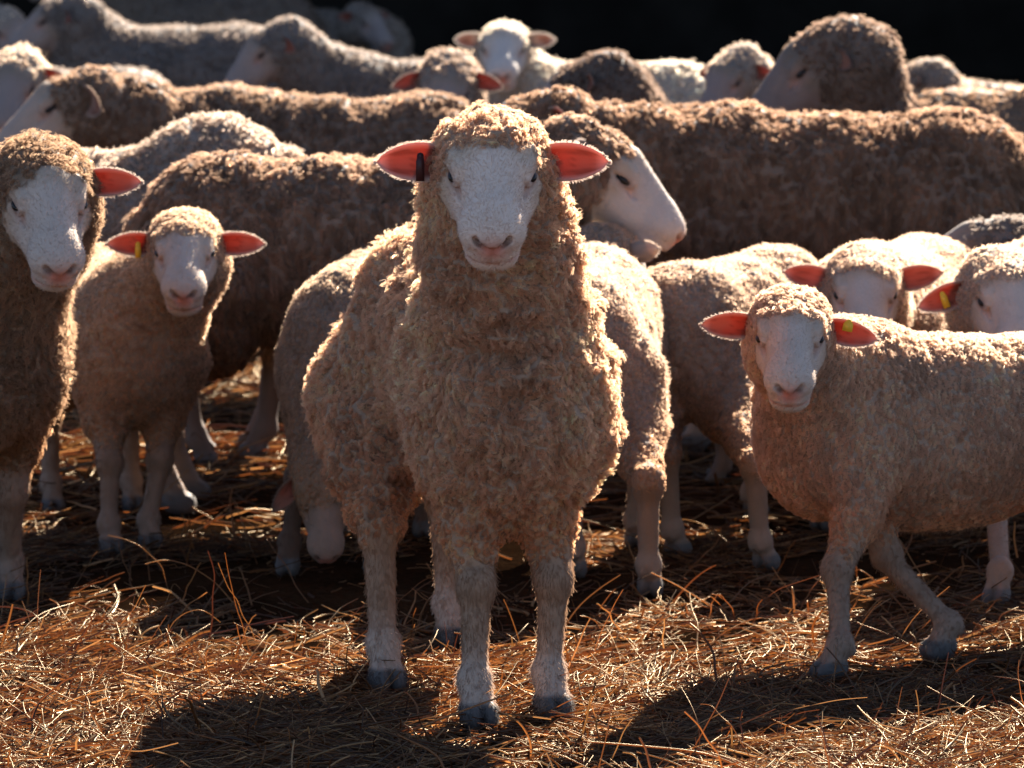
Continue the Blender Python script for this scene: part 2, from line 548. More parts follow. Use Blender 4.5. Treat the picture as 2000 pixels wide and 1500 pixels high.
    dbody = sdf_points(body, V)
    nz = noise(V * 28 / S, seed)
    front = f0 + 0.016 * nz - topk * np.clip(hp[:, 2] - 0.045, 0, 1)
    facem = sstep(-0.016, 0.014, hp[:, 0] - front) * (dface < dbody + 0.006 * hs)
    legz = (V[:, 2] - at[2]) / S
    low = 1 - sstep(.235, .31, legz + 0.025 * nz)
    headnear = np.linalg.norm(hp - np.array([.1, 0, 0]), axis=1) < 0.2
    low = np.where(headnear & (dface < dbody + 0.01), 0, low)
    woolm = np.clip(1 - facem - low, 0, 1)
    # fleece relief
    wc = np.array(wool); fcol = np.array(face)
    lc = np.array(leg_col if leg_col is not None else [c * k_ for c, k_ in zip(face, (.42, .33, .27))])
    st3 = np.array([1, 1, 1 / stretch])
    wp = V * st3
    wp = wp + np.stack([noise(V / (clump * 2.2), seed + 40 + q) for q in range(3)], 1) * clump * 1.1
    rel = (0.5 - 1.9 * np.abs(noise(wp / (clump * 1.5), seed + 3))) * lump + noise(wp / (clump * 3.4), seed + 4) * lump * 1.3 + noise(V / 0.16, seed + 5) * 0.008 * S
    hd_ = np.linalg.norm(V - ho, axis=1) < 0.15 * hs
    rel = rel * np.where(hd_, 0.7, 1.0)
    if folds:
        fz = noise(np.stack([V[:, 0] / .16, V[:, 1] / .16, (V[:, 2] - at[2]) / .045], 1), seed + 60)
        rel += folds * (0.4 - 1.6 * np.abs(fz)) * sstep(.42, .55, legz) * ((V - at) @ B[:, 0] > 0.15 * S) * ~hd_
    V = V + N * (rel * woolm)[:, None]
    N, A = vert_normals(V, F)
    dirt = noise(V / 0.11, seed + 7)
    wcol = wc[None, :] * (1 + 0.16 * dirt + 0.10 * nz)[:, None]
    grime = 1 - sstep(.25, .52, legz)
    wcol = wcol * (1 - 0.22 * grime[:, None] * np.array([0.35, 1.0, 1.6]))
    if wool_top is not None:
        k = sstep(.60, .80, legz)[:, None]
        wcol = wcol * (1 - k) + np.array(wool_top) * k
    C = wcol * woolm[:, None] + fcol * facem[:, None] + lc * low[:, None]
    C = C / np.maximum(woolm + facem + low, 1e-3)[:, None]
    C = C * np.where(woolm > 0.5, 1, 1 + 0.06 * nz)[:, None]
    brow = sstep(.100, .045, hp[:, 0] + 0.012 * nz + .25 * np.clip(-hp[:, 2] - .01, 0, 1)) * facem
    C = C + (np.array([.52, .385, .27]) * (fcol.mean() / .52) - C) * (brow * 0.75)[:, None]
    # flesh tones: nose, lips, eyelids
    pink = np.array([.46, .17, .115])
    nose = np.exp(-(((hp[:, 0] - .226) / .022) ** 2 + (hp[:, 1] / .022) ** 2 + ((hp[:, 2] + .034) / .020) ** 2))
    lip = np.exp(-((hp[:, 2] + .067) / .005) ** 2) * sstep(.165, .2, hp[:, 0])
    tear = np.minimum(*[np.linalg.norm((hp - np.array([.092, .053 * s, -.006])) / np.array([1.6, 1.2, 1]), axis=1) for s in (-1, 1)])
    eye_d = np.minimum(*[np.linalg.norm((hp - np.array([.070, .062 * s, .004])) / np.array([1.25, 1, .8]), axis=1) for s in (-1, 1)])
    lid = np.exp(-(eye_d / .019) ** 2)
    C = C + (pink - C) * (np.clip(nose * 1.25 + lip * 0.6, 0, 1) * facem)[:, None]
    C = C + (np.array([.34, .18, .13]) - C) * (lid * 0.7 * facem)[:, None]
    C = C + (np.array([.42, .22, .17]) - C) * (np.exp(-(tear / .009) ** 2) * 0.6 * facem)[:, None]
    C = C * (1 - 0.75 * np.exp(-(eye_d / .0105) ** 2) * facem)[:, None]
    hole = np.minimum(*[np.linalg.norm((hp - np.array([.226, .018 * s, -.024])) / np.array([1.8, 1.3, .9]), axis=1) for s in (-1, 1)])
    C = C * (1 - 0.85 * np.exp(-(hole / .0075) ** 2) * facem)[:, None]
    past = sstep(.16, .07, legz) * low
    C = C + (np.clip(fcol * 0.9, 0, 1) - C) * (past * pastern)[:, None]
    hoofm = sstep(.045, .036, legz) * (np.linalg.norm(hp - np.array([.1, 0, 0]), axis=1) > .2)
    C = C * (1 - hoofm[:, None]) + np.array([.10, .085, .075]) * hoofm[:, None]
    C = C * (1 - 0.42 * woolm)[:, None]  # base under the fleece darkened: shade deep between the locks, put into the colour
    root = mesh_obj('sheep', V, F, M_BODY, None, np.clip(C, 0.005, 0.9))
    tag(root, label, group_cat, group)
    # fleece strands
    fw_ = A * woolm[F].mean(1)
    wsel = rng.choice(len(F), n_wool, p=fw_ / fw_.sum())
    uv = rng.random((n_wool, 2))
    def bary(sel, uv, X):
        q = F[sel]
        u, v = uv[:, :1], uv[:, 1:]
        return X[q[:, 0]] * (1 - u) * (1 - v) + X[q[:, 1]] * u * (1 - v) + X[q[:, 2]] * u * v + X[q[:, 3]] * (1 - u) * v
    rp, rn, rc = bary(wsel, uv, V), nrm(bary(wsel, uv, N)), bary(wsel, uv, wcol)
    area = fw_.sum()
    ncl = max(60, int(area / (clump * clump * 0.8) * (1 if stretch == 1 else 1 / stretch ** 0.5)))
    csel = rng.choice(len(F), ncl, p=fw_ / fw_.sum())
    cuv = rng.random((ncl, 2))
    cp, cn = bary(csel, cuv, V), nrm(bary(csel, cuv, N))
    kd = kdtree.KDTree(ncl)
    for i, p in enumerate(cp * st3):
        kd.insert(p, i)
    kd.balance()
    near = np.array([kd.find(p)[1] for p in rp * st3])
    headw = (np.linalg.norm((cp - ho), axis=1) < 0.16 * hs)
    down = np.array([0, 0, -1.0])
    tang = nrm(down[None, :] - cn * (cn @ down)[:, None] + 1e-6)
    legw = 1 - sstep(.28, .42, (cp[:, 2] - at[2]) / S)
    clen = hair_len * (0.75 + 0.5 * rng.random(ncl)) * np.where(headw, 0.8, 1.0) * (1 - 0.45 * legw)
    rnd = np.stack([noise(cp / (swirl * S), seed + 20 + q) for q in range(3)], 1) * 2.2 + rng.normal(0, 0.55, (ncl, 3)); rnd -= cn * (rnd * cn).sum(1)[:, None]
    cd = nrm(cn * 0.9 + tang * droop * 0.6 + rnd * 0.35)
    cu = (tang * droop + rnd * 0.45 - cn * 0.25)
    cph = rng.random(ncl) * 6.28
    ccol = 1 + ctone * rng.normal(0, 1, ncl)
    ln = clen[near] * (0.8 + 0.4 * rng.random(n_wool))
    ln = ln * (0.35 + 0.65 * bary(wsel, uv, woolm[:, None])[:, 0])
    wild = rng.random(n_wool) < 0.09
    P, rr = strands(rp - rn * 0.003, rn, ln * np.where(wild, 1.2, 1), np.full(n_wool, hair_rad) * np.where(wild, 0.7, 1), npts, rng,
                    cp[near], cd[near], cu[near], np.where(wild, 0.3, tight)[:, None, None], curl, 1.6, cph[near] + rng.normal(0, 0.5, n_wool))
    sc_col = np.clip(rc * 1.6 * (ccol[near] * (1 + 0.12 * rng.normal(0, 1, n_wool)))[:, None], 0.02, 0.85)
    if streak:
        sc_col = np.clip(sc_col * (1 + streak * (noise(rp * st3 / .022, seed + 80) + .5 * noise(rp * st3 / .009, seed + 81)))[:, None], .015, .85)
    curves_obj('fleece', P, rr, sc_col, M_WOOL, root)
    # short fur on face, ears and shanks
    furP, furR, furC = [], [], []
    if n_fur:
        fw2 = A * np.clip(facem * 1.5 * (1 - np.clip(nose * 1.6, 0, 1)) + low, 0, 1)[F].mean(1)
        fw2 *= (np.clip((eye_d - .012) / .012, 0, 1))[F].mean(1)
        fw2 *= np.where(low[F].mean(1) > .5, 1.0, 2.5)
        fs = rng.choice(len(F), n_fur, p=fw2 / fw2.sum()); fuv = rng.random((n_fur, 2))
        q, qn, qc = bary(fs, fuv, V), nrm(bary(fs, fuv, N)), bary(fs, fuv, C)
        onface = bary(fs, fuv, facem[:, None])[:, 0] > 0.5
        flow = np.where(onface[:, None], -Hm[:, 0] * 0.9 + (q - ho - Hm[:, 0] * ((q - ho) @ Hm[:, 0])[:, None]) * 3.0, down * 1.3 + B[:, 0] * 0.2)
        flow = flow - qn * (flow * qn).sum(1)[:, None]
        lng = np.where(onface, 0.0045, 0.010) * (0.6 + 0.8 * rng.random(n_fur)) * hs
        d = nrm(qn * 0.35 + flow + rng.normal(0, 0.22, (n_fur, 3)))
        t = np.linspace(0, 1, 3)[None, :, None]
        furP.append(q[:, None, :] + d[:, None, :] * (lng[:, None, None] * t) - qn[:, None, :] * 0.0006)
        furR.append(np.full(n_fur, 0.0003)); furC.append(np.clip(qc * 1.12 * (1 + 0.07 * rng.normal(0, 1, (n_fur, 1))), 0.02, 0.9))
    # ears
    if ears:
        for s in (1, -1):
            dr, bk = ear_dir if not isinstance(ear_dir, dict) else ear_dir[s]
            axis = Hm[:, 1] * s * 1.0 - np.array([0, 0, 1.0]) * dr - Hm[:, 0] * bk
            opn = nrm(np.array([math.cos(head_yaw), math.sin(head_yaw), 0.0]) + np.array([0, 0, .12])) if not isinstance(ear_dir, dict) or len(ear_dir) < 3 else ear_dir[0]
            bs = H(-.018, .058 * s, ear_up)
            EV, EF, uu, vv, rim, (e, w, o) = ear_surface(bs, axis, opn, ear_len * hs, ear_w * hs)
            red = np.array([.42, .11, .065]) * ear_red + np.array([.42, .28, .22]) * (1 - ear_red); pale = fcol * 1.02
            k = np.clip(sstep(.70, .97, vv) + sstep(.80, 1.0, uu), 0, 1)[:, None]
            tipk = sstep(.30, .75, uu + 0.25 * noise(EV[:len(uu)] / (.02 * hs), seed + 9))[:, None]
            flesh = red * (1 - tipk) + np.array([.36, .16, .11]) * tipk
            vein = 1 - 0.35 * np.exp(-(np.abs(noise(np.stack([uu * 3, vv * 7, uu * 0], 1), seed + 12)) / .12) ** 2)[:, None]
            inner = flesh * vein * (0.5 + 0.5 * sstep(.15, .5, uu))[:, None] * 0.85 * (1 - k) + pale * k
            outer = np.repeat((fcol * 0.95)[None], len(uu), 0)
            eo = mesh_obj('ear', EV, EF, M_EAR if ear_red > .3 else M_EAR_PALE, root, np.clip(np.concatenate([inner, outer]), 0, .85))
            if n_fur:
                ne_ = 600
                ri = rng.integers(0, len(rim) - 1, ne_)
                rp_ = np.array([r_[0] for r_ in rim]); rd_ = np.array([r_[1] for r_ in rim])
                order = np.argsort(rp_ @ e + 100 * ((rp_ - bs) @ w > 0))
                rp_, rd_ = rp_[order], rd_[order]
                tt = rng.random((ne_, 1))
                a_, b_ = rp_[ri], rp_[ri + 1]
                ok = np.linalg.norm(a_ - b_, axis=1) < 0.03
                q = (a_ * (1 - tt) + b_ * tt)[ok]
                d = nrm(rd_[ri][ok] + o * rng.normal(0, 0.5, (ok.sum(), 1)) + rng.normal(0, 0.35, (ok.sum(), 3)))
                ll = 0.0042 * hs * (0.5 + rng.random(ok.sum()))
                t = np.linspace(0, 1, 3)[None, :, None]
                furP.append(q[:, None, :] + d[:, None, :] * (ll[:, None, None] * t)); furR.append(np.full(ok.sum(), 0.0004))
                furC.append(np.repeat(np.clip(fcol * 1.15, 0, .85)[None], ok.sum(), 0))
            if eartag and s in eartag:
                kind, pu, dz, tw, th = eartag[s]
                c = bs + e * (pu * ear_len * hs) + o * 0.006 + np.array([0, 0, dz])
                ax = np.stack([e, o, np.cross(e, o)], 1)
                if ax[2, 2] < 0:
                    ax[:, 2] *= -1
                tv, tf = tag_mesh(tw, th)
                mesh_obj('ear_tag', tv @ ax.T + c, tf, M_TAG_DARK if kind == 'dark' else M_TAG_YELLOW, root, smooth=False)
    if furP:
        curves_obj('short_coat', np.concatenate(furP), np.concatenate(furR), np.concatenate(furC), M_FUR, root)
    if eyes:
        for s in (1, -1):
            ev, ef = uv_sphere(14, 8)
            mesh_obj('eye', (ev * np.array([.0165, .0105, .0086]) * hs) @ Hm.T + H(.063, .0600 * s, .0055), ef, M_EYE, root)
    SHEEP.append(root)
    return root

def uv_sphere(nu, nv):
    V, F = [], []
    for j in range(nv + 1):
        th = math.pi * (j + 0.02) / (nv + 0.04)
        for i in range(nu):
            ph = 2 * math.pi * i / nu
            V.append((math.sin(th) * math.cos(ph), math.sin(th) * math.sin(ph), math.cos(th)))
    for j in range(nv):
        for i in range(nu):
            a, b = j * nu + i, j * nu + (i + 1) % nu
            F.append((a, a + nu, b + nu, b))
    return np.array(V), np.array(F)

def tag_mesh(w, hgt):
    """Ear tag: a thin plate narrowing to a neck, with a round stud at the top."""
    pr = [(-.32, .5), (-.5, .2), (-.5, -.5), (.5, -.5), (.5, .2), (.32, .5)]
    V = [(x * w, -.0012, z * hgt) for x, z in pr] + [(x * w, .0012, z * hgt) for x, z in pr]
    n = len(pr)
    F = [(0, 1, 4, 5), (1, 2, 3, 4), (n + 5, n + 4, n + 1, n), (n + 4, n + 3, n + 2, n + 1)]
    for i in range(n):
        j = (i + 1) % n
        F.append((j, i, n + i, n + j))
    sv, sf = uv_sphere(8, 4)
    b = len(V)
    V += [tuple(v) for v in sv * np.array([.006, .004, .006]) + np.array([0, -.002, .42 * hgt])]
    F += [tuple(q + b for q in f) for f in sf]
    return np.array(V), np.array(F)

#@@SHEEP
def X(px, y):
    return np.array([(px - 1000.0) / FPX * y * 1.005, y, 0.0])

CREAM, TAN, BROWN, GREY, DARK = (.47, .325, .23), (.53, .338, .22), (.37, .22, .125), (.21, .168, .14), (.15, .105, .08)
NEAR = dict(tight=.65, ear_w=.052, ear_up=-.006, clump=0.012, hair_len=0.016, hair_rad=0.0005, lump=0.006, h=0.006, hf=0.004)
LAMB = dict(f0=.054, topk=-.8, ear_w=.054, ear_up=-.012, tight=.6, clump=0.0085, hair_len=0.009, hair_rad=0.0005, lump=0.0035, h=0.0055, hf=0.004, crown=1.22, droop=0.6, leg_r=0.9)
MID = dict(clump=0.014, hair_len=0.014, hair_rad=0.0007, lump=0.010, ctone=0.07, streak=.30, h=0.013, hf=0.007, stretch=3.4, droop=0.9, tight=0.6, npts=4)
FAR = dict(ear_w=.050, ear_len=.112, clump=0.018, hair_len=0.015, hair_rad=0.0013, lump=0.006, h=0.017, hf=0.009, droop=0.6, npts=4, face=(.25, .19, .16))

sheep('large woolly ewe standing alone in front, facing ahead, dark tag in one ear',
      at=(-0.068, 9.37, 0), heading=R(-75), size=1.0, head=W(962, 311, 8.91), head_yaw=R(-90), head_pitch=R(29), head_size=1.06, ear_up=-.016,
      neck_r=(0.150, 0.105), h=0.0048, hf=0.0033, n_wool=300000, n_fur=30000, clump=0.0115, hair_len=0.0125, hair_rad=0.00040, curl=0.003, tight=0.62,
      lump=0.0115, droop=0.35, folds=0.020, wool=TAN, face=(.63, .49, .395), leg_col=(.28, .165, .10), pastern=.45, face_len=.90, seed=11,
      feet={'fr': G(930, 1415), 'fl': G(1075, 1398), 'hr': G(752, 1345), 'hl': G(880, 1262)},
      eartag={-1: ('dark', 0.45, -0.010, 0.014, 0.046)}, f0=0.050, topk=-0.30, crown_w=1.22, plump=0.77, leg_r=0.86, back=0.035, arm=0.90, ear_red=.8, ear_w=.061)

sheep('shaggy ewe half cut off by the left edge, one red ear, beside a lamb',
      at=X(-90, 10.5), heading=R(-82), size=1.0, head=W(88, 364, 10.0), head_yaw=R(-77), head_pitch=R(33), head_size=1.02,
      neck_r=(0.15, 0.115), n_wool=120000, n_fur=16000, wool=(.27, .175, .11), seed=12, feet={'fl': G(18, 1172)}, **NEAR)

sheep('lamb with red ears spread and yellow tag, between the shaggy ewe and the front ewe',
      at=X(235, 11.52), heading=R(-74), size=0.79, plump=.88, head=W(362, 474, 11.14), head_yaw=R(-88), head_pitch=R(22), head_size=0.9,
      neck_r=(0.13, 0.105), n_wool=60000, n_fur=14000, wool=(.42, .29, .195), seed=13, feet={'fr': G(215, 1078), 'fl': G(292, 1070)},
      eartag={-1: ('yellow', 0.42, -0.014, 0.012, 0.030)}, **LAMB)

sheep('brown ewe standing side on behind the front ewe, her pale head in profile facing right',
      at=X(705, 11.88), heading=R(-4), size=1.04, head=W(1172, 315, 11.63), head_yaw=R(-6), head_pitch=R(38), head_size=1.05,
      n_wool=110000, n_fur=6000, wool=(.285, .187, .128), seed=14, face=(.42, .34, .29), ear_dir=(.1, .25), ear_red=.2, **MID)

sheep('pale smooth ewe, her lit hump showing over the rump of the profiled brown ewe',
      at=X(200, 12.9), heading=R(183), size=0.95, head=W(-20, 560, 12.6), body_pitch=R(-17), head_yaw=R(190), head_pitch=R(45), head_size=1.0,
      n_wool=30000, wool=(.36, .275, .215), seed=39, ear_dir=(.3, .4), back=.012, **{**FAR, 'h': .012})

sheep('lamb added behind the profiled brown ewe to shade the ground, legs under her belly',
      at=X(650, 12.8), heading=R(4), size=0.80, head=W(1010, 470, 12.7), head_yaw=R(0), head_pitch=R(30), head_size=.85,  # added lamb, drops shade on the ground seen under the ewe
      n_wool=16000, wool=GREY, seed=41, **FAR)

sheep('lamb added behind the pale faced sheep to shade the ground, mostly hidden',
      at=X(1560, 12.35), heading=R(176), size=0.66, head=W(1330, 640, 12.2), head_yaw=R(180), head_pitch=R(50), head_size=.8,  # extra lamb, added mostly unseen to shade the ground before the brown flank
      n_wool=16000, wool=GREY, seed=42, back=-.02, **FAR)

sheep('big brown ewe with long broad back, side on, head hidden behind the front ewe',
      at=X(1600, 13.08), heading=R(180), size=1.09, head=W(1050, 235, 12.93), head_yaw=R(178), head_pitch=R(22), head_size=1.05,
      n_wool=120000, wool=(.255, .162, .108), seed=15, plump=1.08, ear_dir=(.3, .5), **MID)

sheep('dark fleeced ewe whose rounded poll and neck rise just behind the big brown back',
      at=X(1440, 14.76), heading=R(180), size=0.93, head=W(1140, 165, 14.56), head_yaw=R(165), head_pitch=R(35), head_size=1.05,
      n_wool=22000, wool=DARK, seed=16, ear_dir=(.3, .5), **FAR)

sheep('brown ewe facing left, white drooping ear, behind the brown ewe in profile',
      at=X(605, 14.64), heading=R(180), size=1.04, head=W(140, 190, 14.44), head_yaw=R(188), head_pitch=R(30), head_size=1.05,
      n_wool=70000, n_fur=2500, wool=(.245, .163, .112), seed=17, ear_dir=(.5, .4), ear_red=.1, face=(.36, .26, .2), **MID)

sheep('grey rump showing as a low hump over the neck of the left facing brown ewe',
      at=X(60, 16.8), heading=R(180), size=1.02, head=W(-240, 120, 16.8), head_yaw=R(180), head_pitch=R(20),
      n_wool=10000, wool=GREY, seed=18, eyes=False, **FAR)

sheep('grey sheep with smooth round rump, side on in the far row, upper left',
      at=X(320, 20.4), heading=R(180), size=1.02, head=W(118, 28, 20.3), head_yaw=R(180), head_pitch=R(30),
      n_wool=16000, wool=GREY, seed=19, ear_dir=(.4, .3), **FAR)

sheep('grey sheep in the far row facing left, second from the left, nape lit',
      at=X(800, 18.24), heading=R(180), size=0.98, head=W(532, 85, 18.14), head_yaw=R(195), head_pitch=R(40),
      n_wool=16000, wool=GREY, seed=20, ear_dir=(.5, .3), **FAR)

sheep('brown sheep in the shade of the shed, cut off by the top edge',
      at=X(400, 23.64), heading=R(180), size=1.08, head=W(140, -70, 23.54), head_yaw=R(180), head_pitch=R(20),
      n_wool=9000, wool=(.20, .14, .10), seed=21, eyes=False, **FAR)

sheep('dim sheep almost lost in the dark of the shed, only its face showing',
      at=X(690, 24.72), heading=R(-60), size=0.9, head=W(715, 35, 24.22), head_yaw=R(-50), head_pitch=R(30),
      n_wool=7000, wool=(.34, .26, .2), seed=22, **FAR)

sheep('white faced sheep in the far row, pale ears straight out, looking ahead',
      at=X(1140, 17.64), heading=R(183), size=1.0, head=W(985, 85, 17.44), head_yaw=R(-92), head_pitch=R(20), head_size=1.0,
      n_wool=20000, n_fur=2500, wool=(.48, .40, .32), seed=23, ear_dir=(.05, .3), ear_red=.0, **{**FAR, 'face': (.5, .42, .36)})

sheep('sheep with a bowed round head and two small red ears, between two brown backs',
      at=X(900, 16.5), heading=R(-100), size=0.86, head=W(872, 158, 15.95), head_yaw=R(-95), head_pitch=R(42), head_size=1.0,
      n_wool=14000, n_fur=2000, wool=(.30, .22, .165), seed=24, ear_dir=(.3, 0), **FAR)

sheep('sheep with dark shaded face and pale poll, beside the big thick-necked head',
      at=X(1590, 16.68), heading=R(180), size=0.88, head=W(1430, 140, 16.38), head_yaw=R(-128), head_pitch=R(38),
      n_wool=12000, wool=(.34, .26, .20), seed=25, ear_dir=(.3, .1), **{**FAR, 'face': (.24, .17, .14)})

sheep('brown sheep raising a big woolly head on a thick neck above the broad back',
      at=X(1870, 14.34), heading=R(180), size=0.92, head=W(1600, 112, 14.19), head_yaw=R(187), head_pitch=R(38), head_size=1.12, neck_r=(.16, .12), ear_red=.2,
      n_wool=26000, n_fur=2500, wool=(.19, .13, .095), seed=26, ear_dir=(.4, .3), **{**FAR, 'face': (.17, .12, .10)})

sheep('small round woolly poll peeping over a brown back against the dark shed',
      at=X(1960, 18.0), heading=R(170), size=0.88, head=W(1790, 158, 17.8), head_yaw=R(160), head_pitch=R(35),
      n_wool=9000, wool=(.28, .21, .16), seed=27, ear_dir=(.3, .4), **FAR)

sheep('brown back of a sheep facing out of the picture at the upper right edge',
      at=X(2060, 15.72), heading=R(0), size=1.0, head=W(2420, 120, 15.72), head_yaw=R(0), head_pitch=R(20),
      n_wool=16000, wool=(.28, .175, .11), seed=28, eyes=False, **MID)

sheep('sheep with bluish white face at the left edge, behind the left facing brown ewe',
      at=X(-20, 15.96), heading=R(-95), size=0.97, head=W(28, 150, 15.56), head_yaw=R(-97), head_pitch=R(35), head_size=1.0,
      n_wool=14000, n_fur=2000, wool=(.46, .35, .26), seed=29, ear_dir=(.3, 0), **FAR)

sheep('sheep at the upper left corner with only a lit ear and cheek inside the picture',
      at=X(-60, 21.48), heading=R(-80), size=1.0, head=W(15, 50, 20.98), head_yaw=R(-60), head_pitch=R(30),
      n_wool=7000, wool=(.46, .36, .27), seed=30, ear_dir=(.5, 0), **FAR)

sheep('lamb grazing behind the front ewe with its muzzle down in the straw',
      at=X(706, 11.1), heading=R(-96), size=0.81, head=W(634, 940, 10.62), head_yaw=R(-86), head_pitch=R(58), head_size=0.72, plump=.8,
      neck_r=(.12, .095), n_wool=40000, n_fur=6000, face=(.19, .125, .09), wool=(.33, .235, .165), seed=31, feet={'fr': G(564, 1118), 'fl': G(735, 1118)}, ear_dir=(.9, -.2), **{**LAMB, 'f0': .10, 'topk': -.4})

sheep('young sheep seen from behind at the shoulder of the front ewe, looking away',
      at=X(1140, 10.98), heading=R(82), size=0.83, head=W(1180, 490, 11.53), head_yaw=R(70), head_pitch=R(12), head_size=0.85,
      neck_r=(.12, .10), n_wool=45000, n_fur=3000, wool=(.40, .28, .20), seed=32, feet={'hr': G(1268, 1165), 'hl': G(1120, 1128)}, ear_dir=(-.15, .35), ear_red=.1, **LAMB)

sheep('pale lamb turned away, rounded rump lit along the top, behind the tagged foreground lamb',
      at=X(1440, 11.46), heading=R(58), size=0.79, head=W(1660, 640, 11.86), head_yaw=R(40), head_pitch=R(25), head_size=0.85,
      neck_r=(.12, .10), n_wool=40000, n_fur=3000, wool=(.40, .28, .20), seed=33, feet={'hl': G(1318, 1088), 'hr': G(1490, 1112)}, **LAMB)

sheep('sheep with a pale face looking straight ahead over the head of the tagged lamb',
      at=X(1740, 11.7), heading=R(-112), size=0.80, head=W(1688, 551, 11.15), head_yaw=R(-91), head_pitch=R(26), head_size=0.95,
      neck_r=(.125, .105), n_wool=36000, n_fur=6000, wool=CREAM, seed=34, ear_dir=(-.05, .3), ear_red=.4, **LAMB)

sheep('foreground lamb side on at the right, face to the front, yellow tag atop one ear',
      at=X(1812, 9.84), heading=R(207), size=0.80, back=-.050, head=W(1543, 636, 9.52), head_yaw=R(-93), head_pitch=R(24), head_size=0.87,
      neck_r=(.12, .10), n_wool=130000, n_fur=16000, wool=CREAM, seed=35, stretch=2.4,
      feet={'fl': G(1632, 1325), 'fr': G(1845, 1282), 'hl': G(2110, 1255), 'hr': G(2150, 1200)},
      ear_dir={1: (.22, 0), -1: (-.02, 0)}, eartag={1: ('yellow', 0.50, 0.012, 0.018, 0.018)}, **LAMB)

sheep('sheep cut off by the right edge, yellow tag hanging in its lowered red ear',
      at=X(2080, 11.28), heading=R(-112), size=0.86, head=W(1962, 560, 10.83), head_yaw=R(-82), head_pitch=R(28), head_size=0.98,
      neck_r=(.125, .105), n_wool=36000, n_fur=6000, wool=CREAM, seed=36, feet={'fr': G(1950, 1180)},
      ear_dir={1: (.3, 0), -1: (.35, 0)}, eartag={-1: ('yellow', 0.55, -0.004, 0.014, 0.032)}, **LAMB)

sheep('grey woolly lamb at the right edge, just above the head with lowered red ear',
      at=X(2150, 12.24), heading=R(180), size=0.76, head=W(1935, 478, 12.04), head_yaw=R(185), head_pitch=R(15), head_size=0.95,
      n_wool=16000, wool=GREY, seed=37, ear_dir=(.3, .3), **FAR)

from mathutils.bvhtree import BVHTree
front_ewe = SHEEP[0]
bvh = BVHTree.FromPolygons([v.co[:] for v in front_ewe.data.vertices], [p.vertices[:] for p in front_ewe.data.polygons])
pts = []
for px_, py_ in ((726, 522), (708, 540), (694, 566), (676, 586), (664, 606)):
    hit = bvh.ray_cast(Vector((0, 0, CAM_H)), Vector(ray(px_, py_)).normalized())
    if hit[0] is not None:
        pts.append(np.array(hit[0] + hit[1] * 0.017))
def tube(pts, r, k=6):
    pts = np.array(pts); V, F = [], []
    for i, p in enumerate(pts):
        t = nrm(pts[min(i + 1, len(pts) - 1)] - pts[max(i - 1, 0)])
        a = nrm(np.cross(t, [0.3, 0.5, 0.8])); b = np.cross(t, a)
        for q in range(k):
            th = 6.283 * q / k
            V.append(p + (a * math.cos(th) + b * math.sin(th)) * r * (1 - .12 * i))
    for i in range(len(pts) - 1):
        for q in range(k):
            F.append((i * k + q, i * k + (q + 1) % k, (i + 1) * k + (q + 1) % k, (i + 1) * k + q))
    return np.array(V), np.array(F)
if len(pts) > 2:
    tv, tf = tube(pts, .0016)
    st = mesh_obj('straw_stalk', tv, tf, mat_plain('stalk', (.16, .07, .025), .6))
    tag(st, 'thin brown straw stalk caught in the fleece on the front ewe', 'straw stalk')
#@@END

# ------------------------------------------------------------------ ground, straw, shed
def ground_sheet():
    xs = np.concatenate([[-80, -40, -20, -8], np.linspace(-3, 3, 61), [8, 20, 40, 80]])
    ys = np.concatenate([[-10, 4], np.linspace(7.2, 25.2, 181), [40, 80, 160]])
    XX, YY = np.meshgrid(xs, ys, indexing='ij')
    P = np.stack([XX.ravel(), YY.ravel(), np.zeros(XX.size)], 1)
    P[:, 2] = (noise(P / 0.35, 90) * 0.012 + noise(P / 0.12, 91) * 0.006) - 0.012
    P[:, 2] = np.where((np.abs(P[:, 0]) < 3.01) & (P[:, 1] > 7.1) & (P[:, 1] < 25.3), P[:, 2], -0.012)
    nx, ny = len(xs), len(ys)
    i, j = np.meshgrid(np.arange(nx - 1), np.arange(ny - 1), indexing='ij')
    a = (i * ny + j).ravel()
    F = np.stack([a, a + ny, a + ny + 1, a + 1], 1)
    return P, F
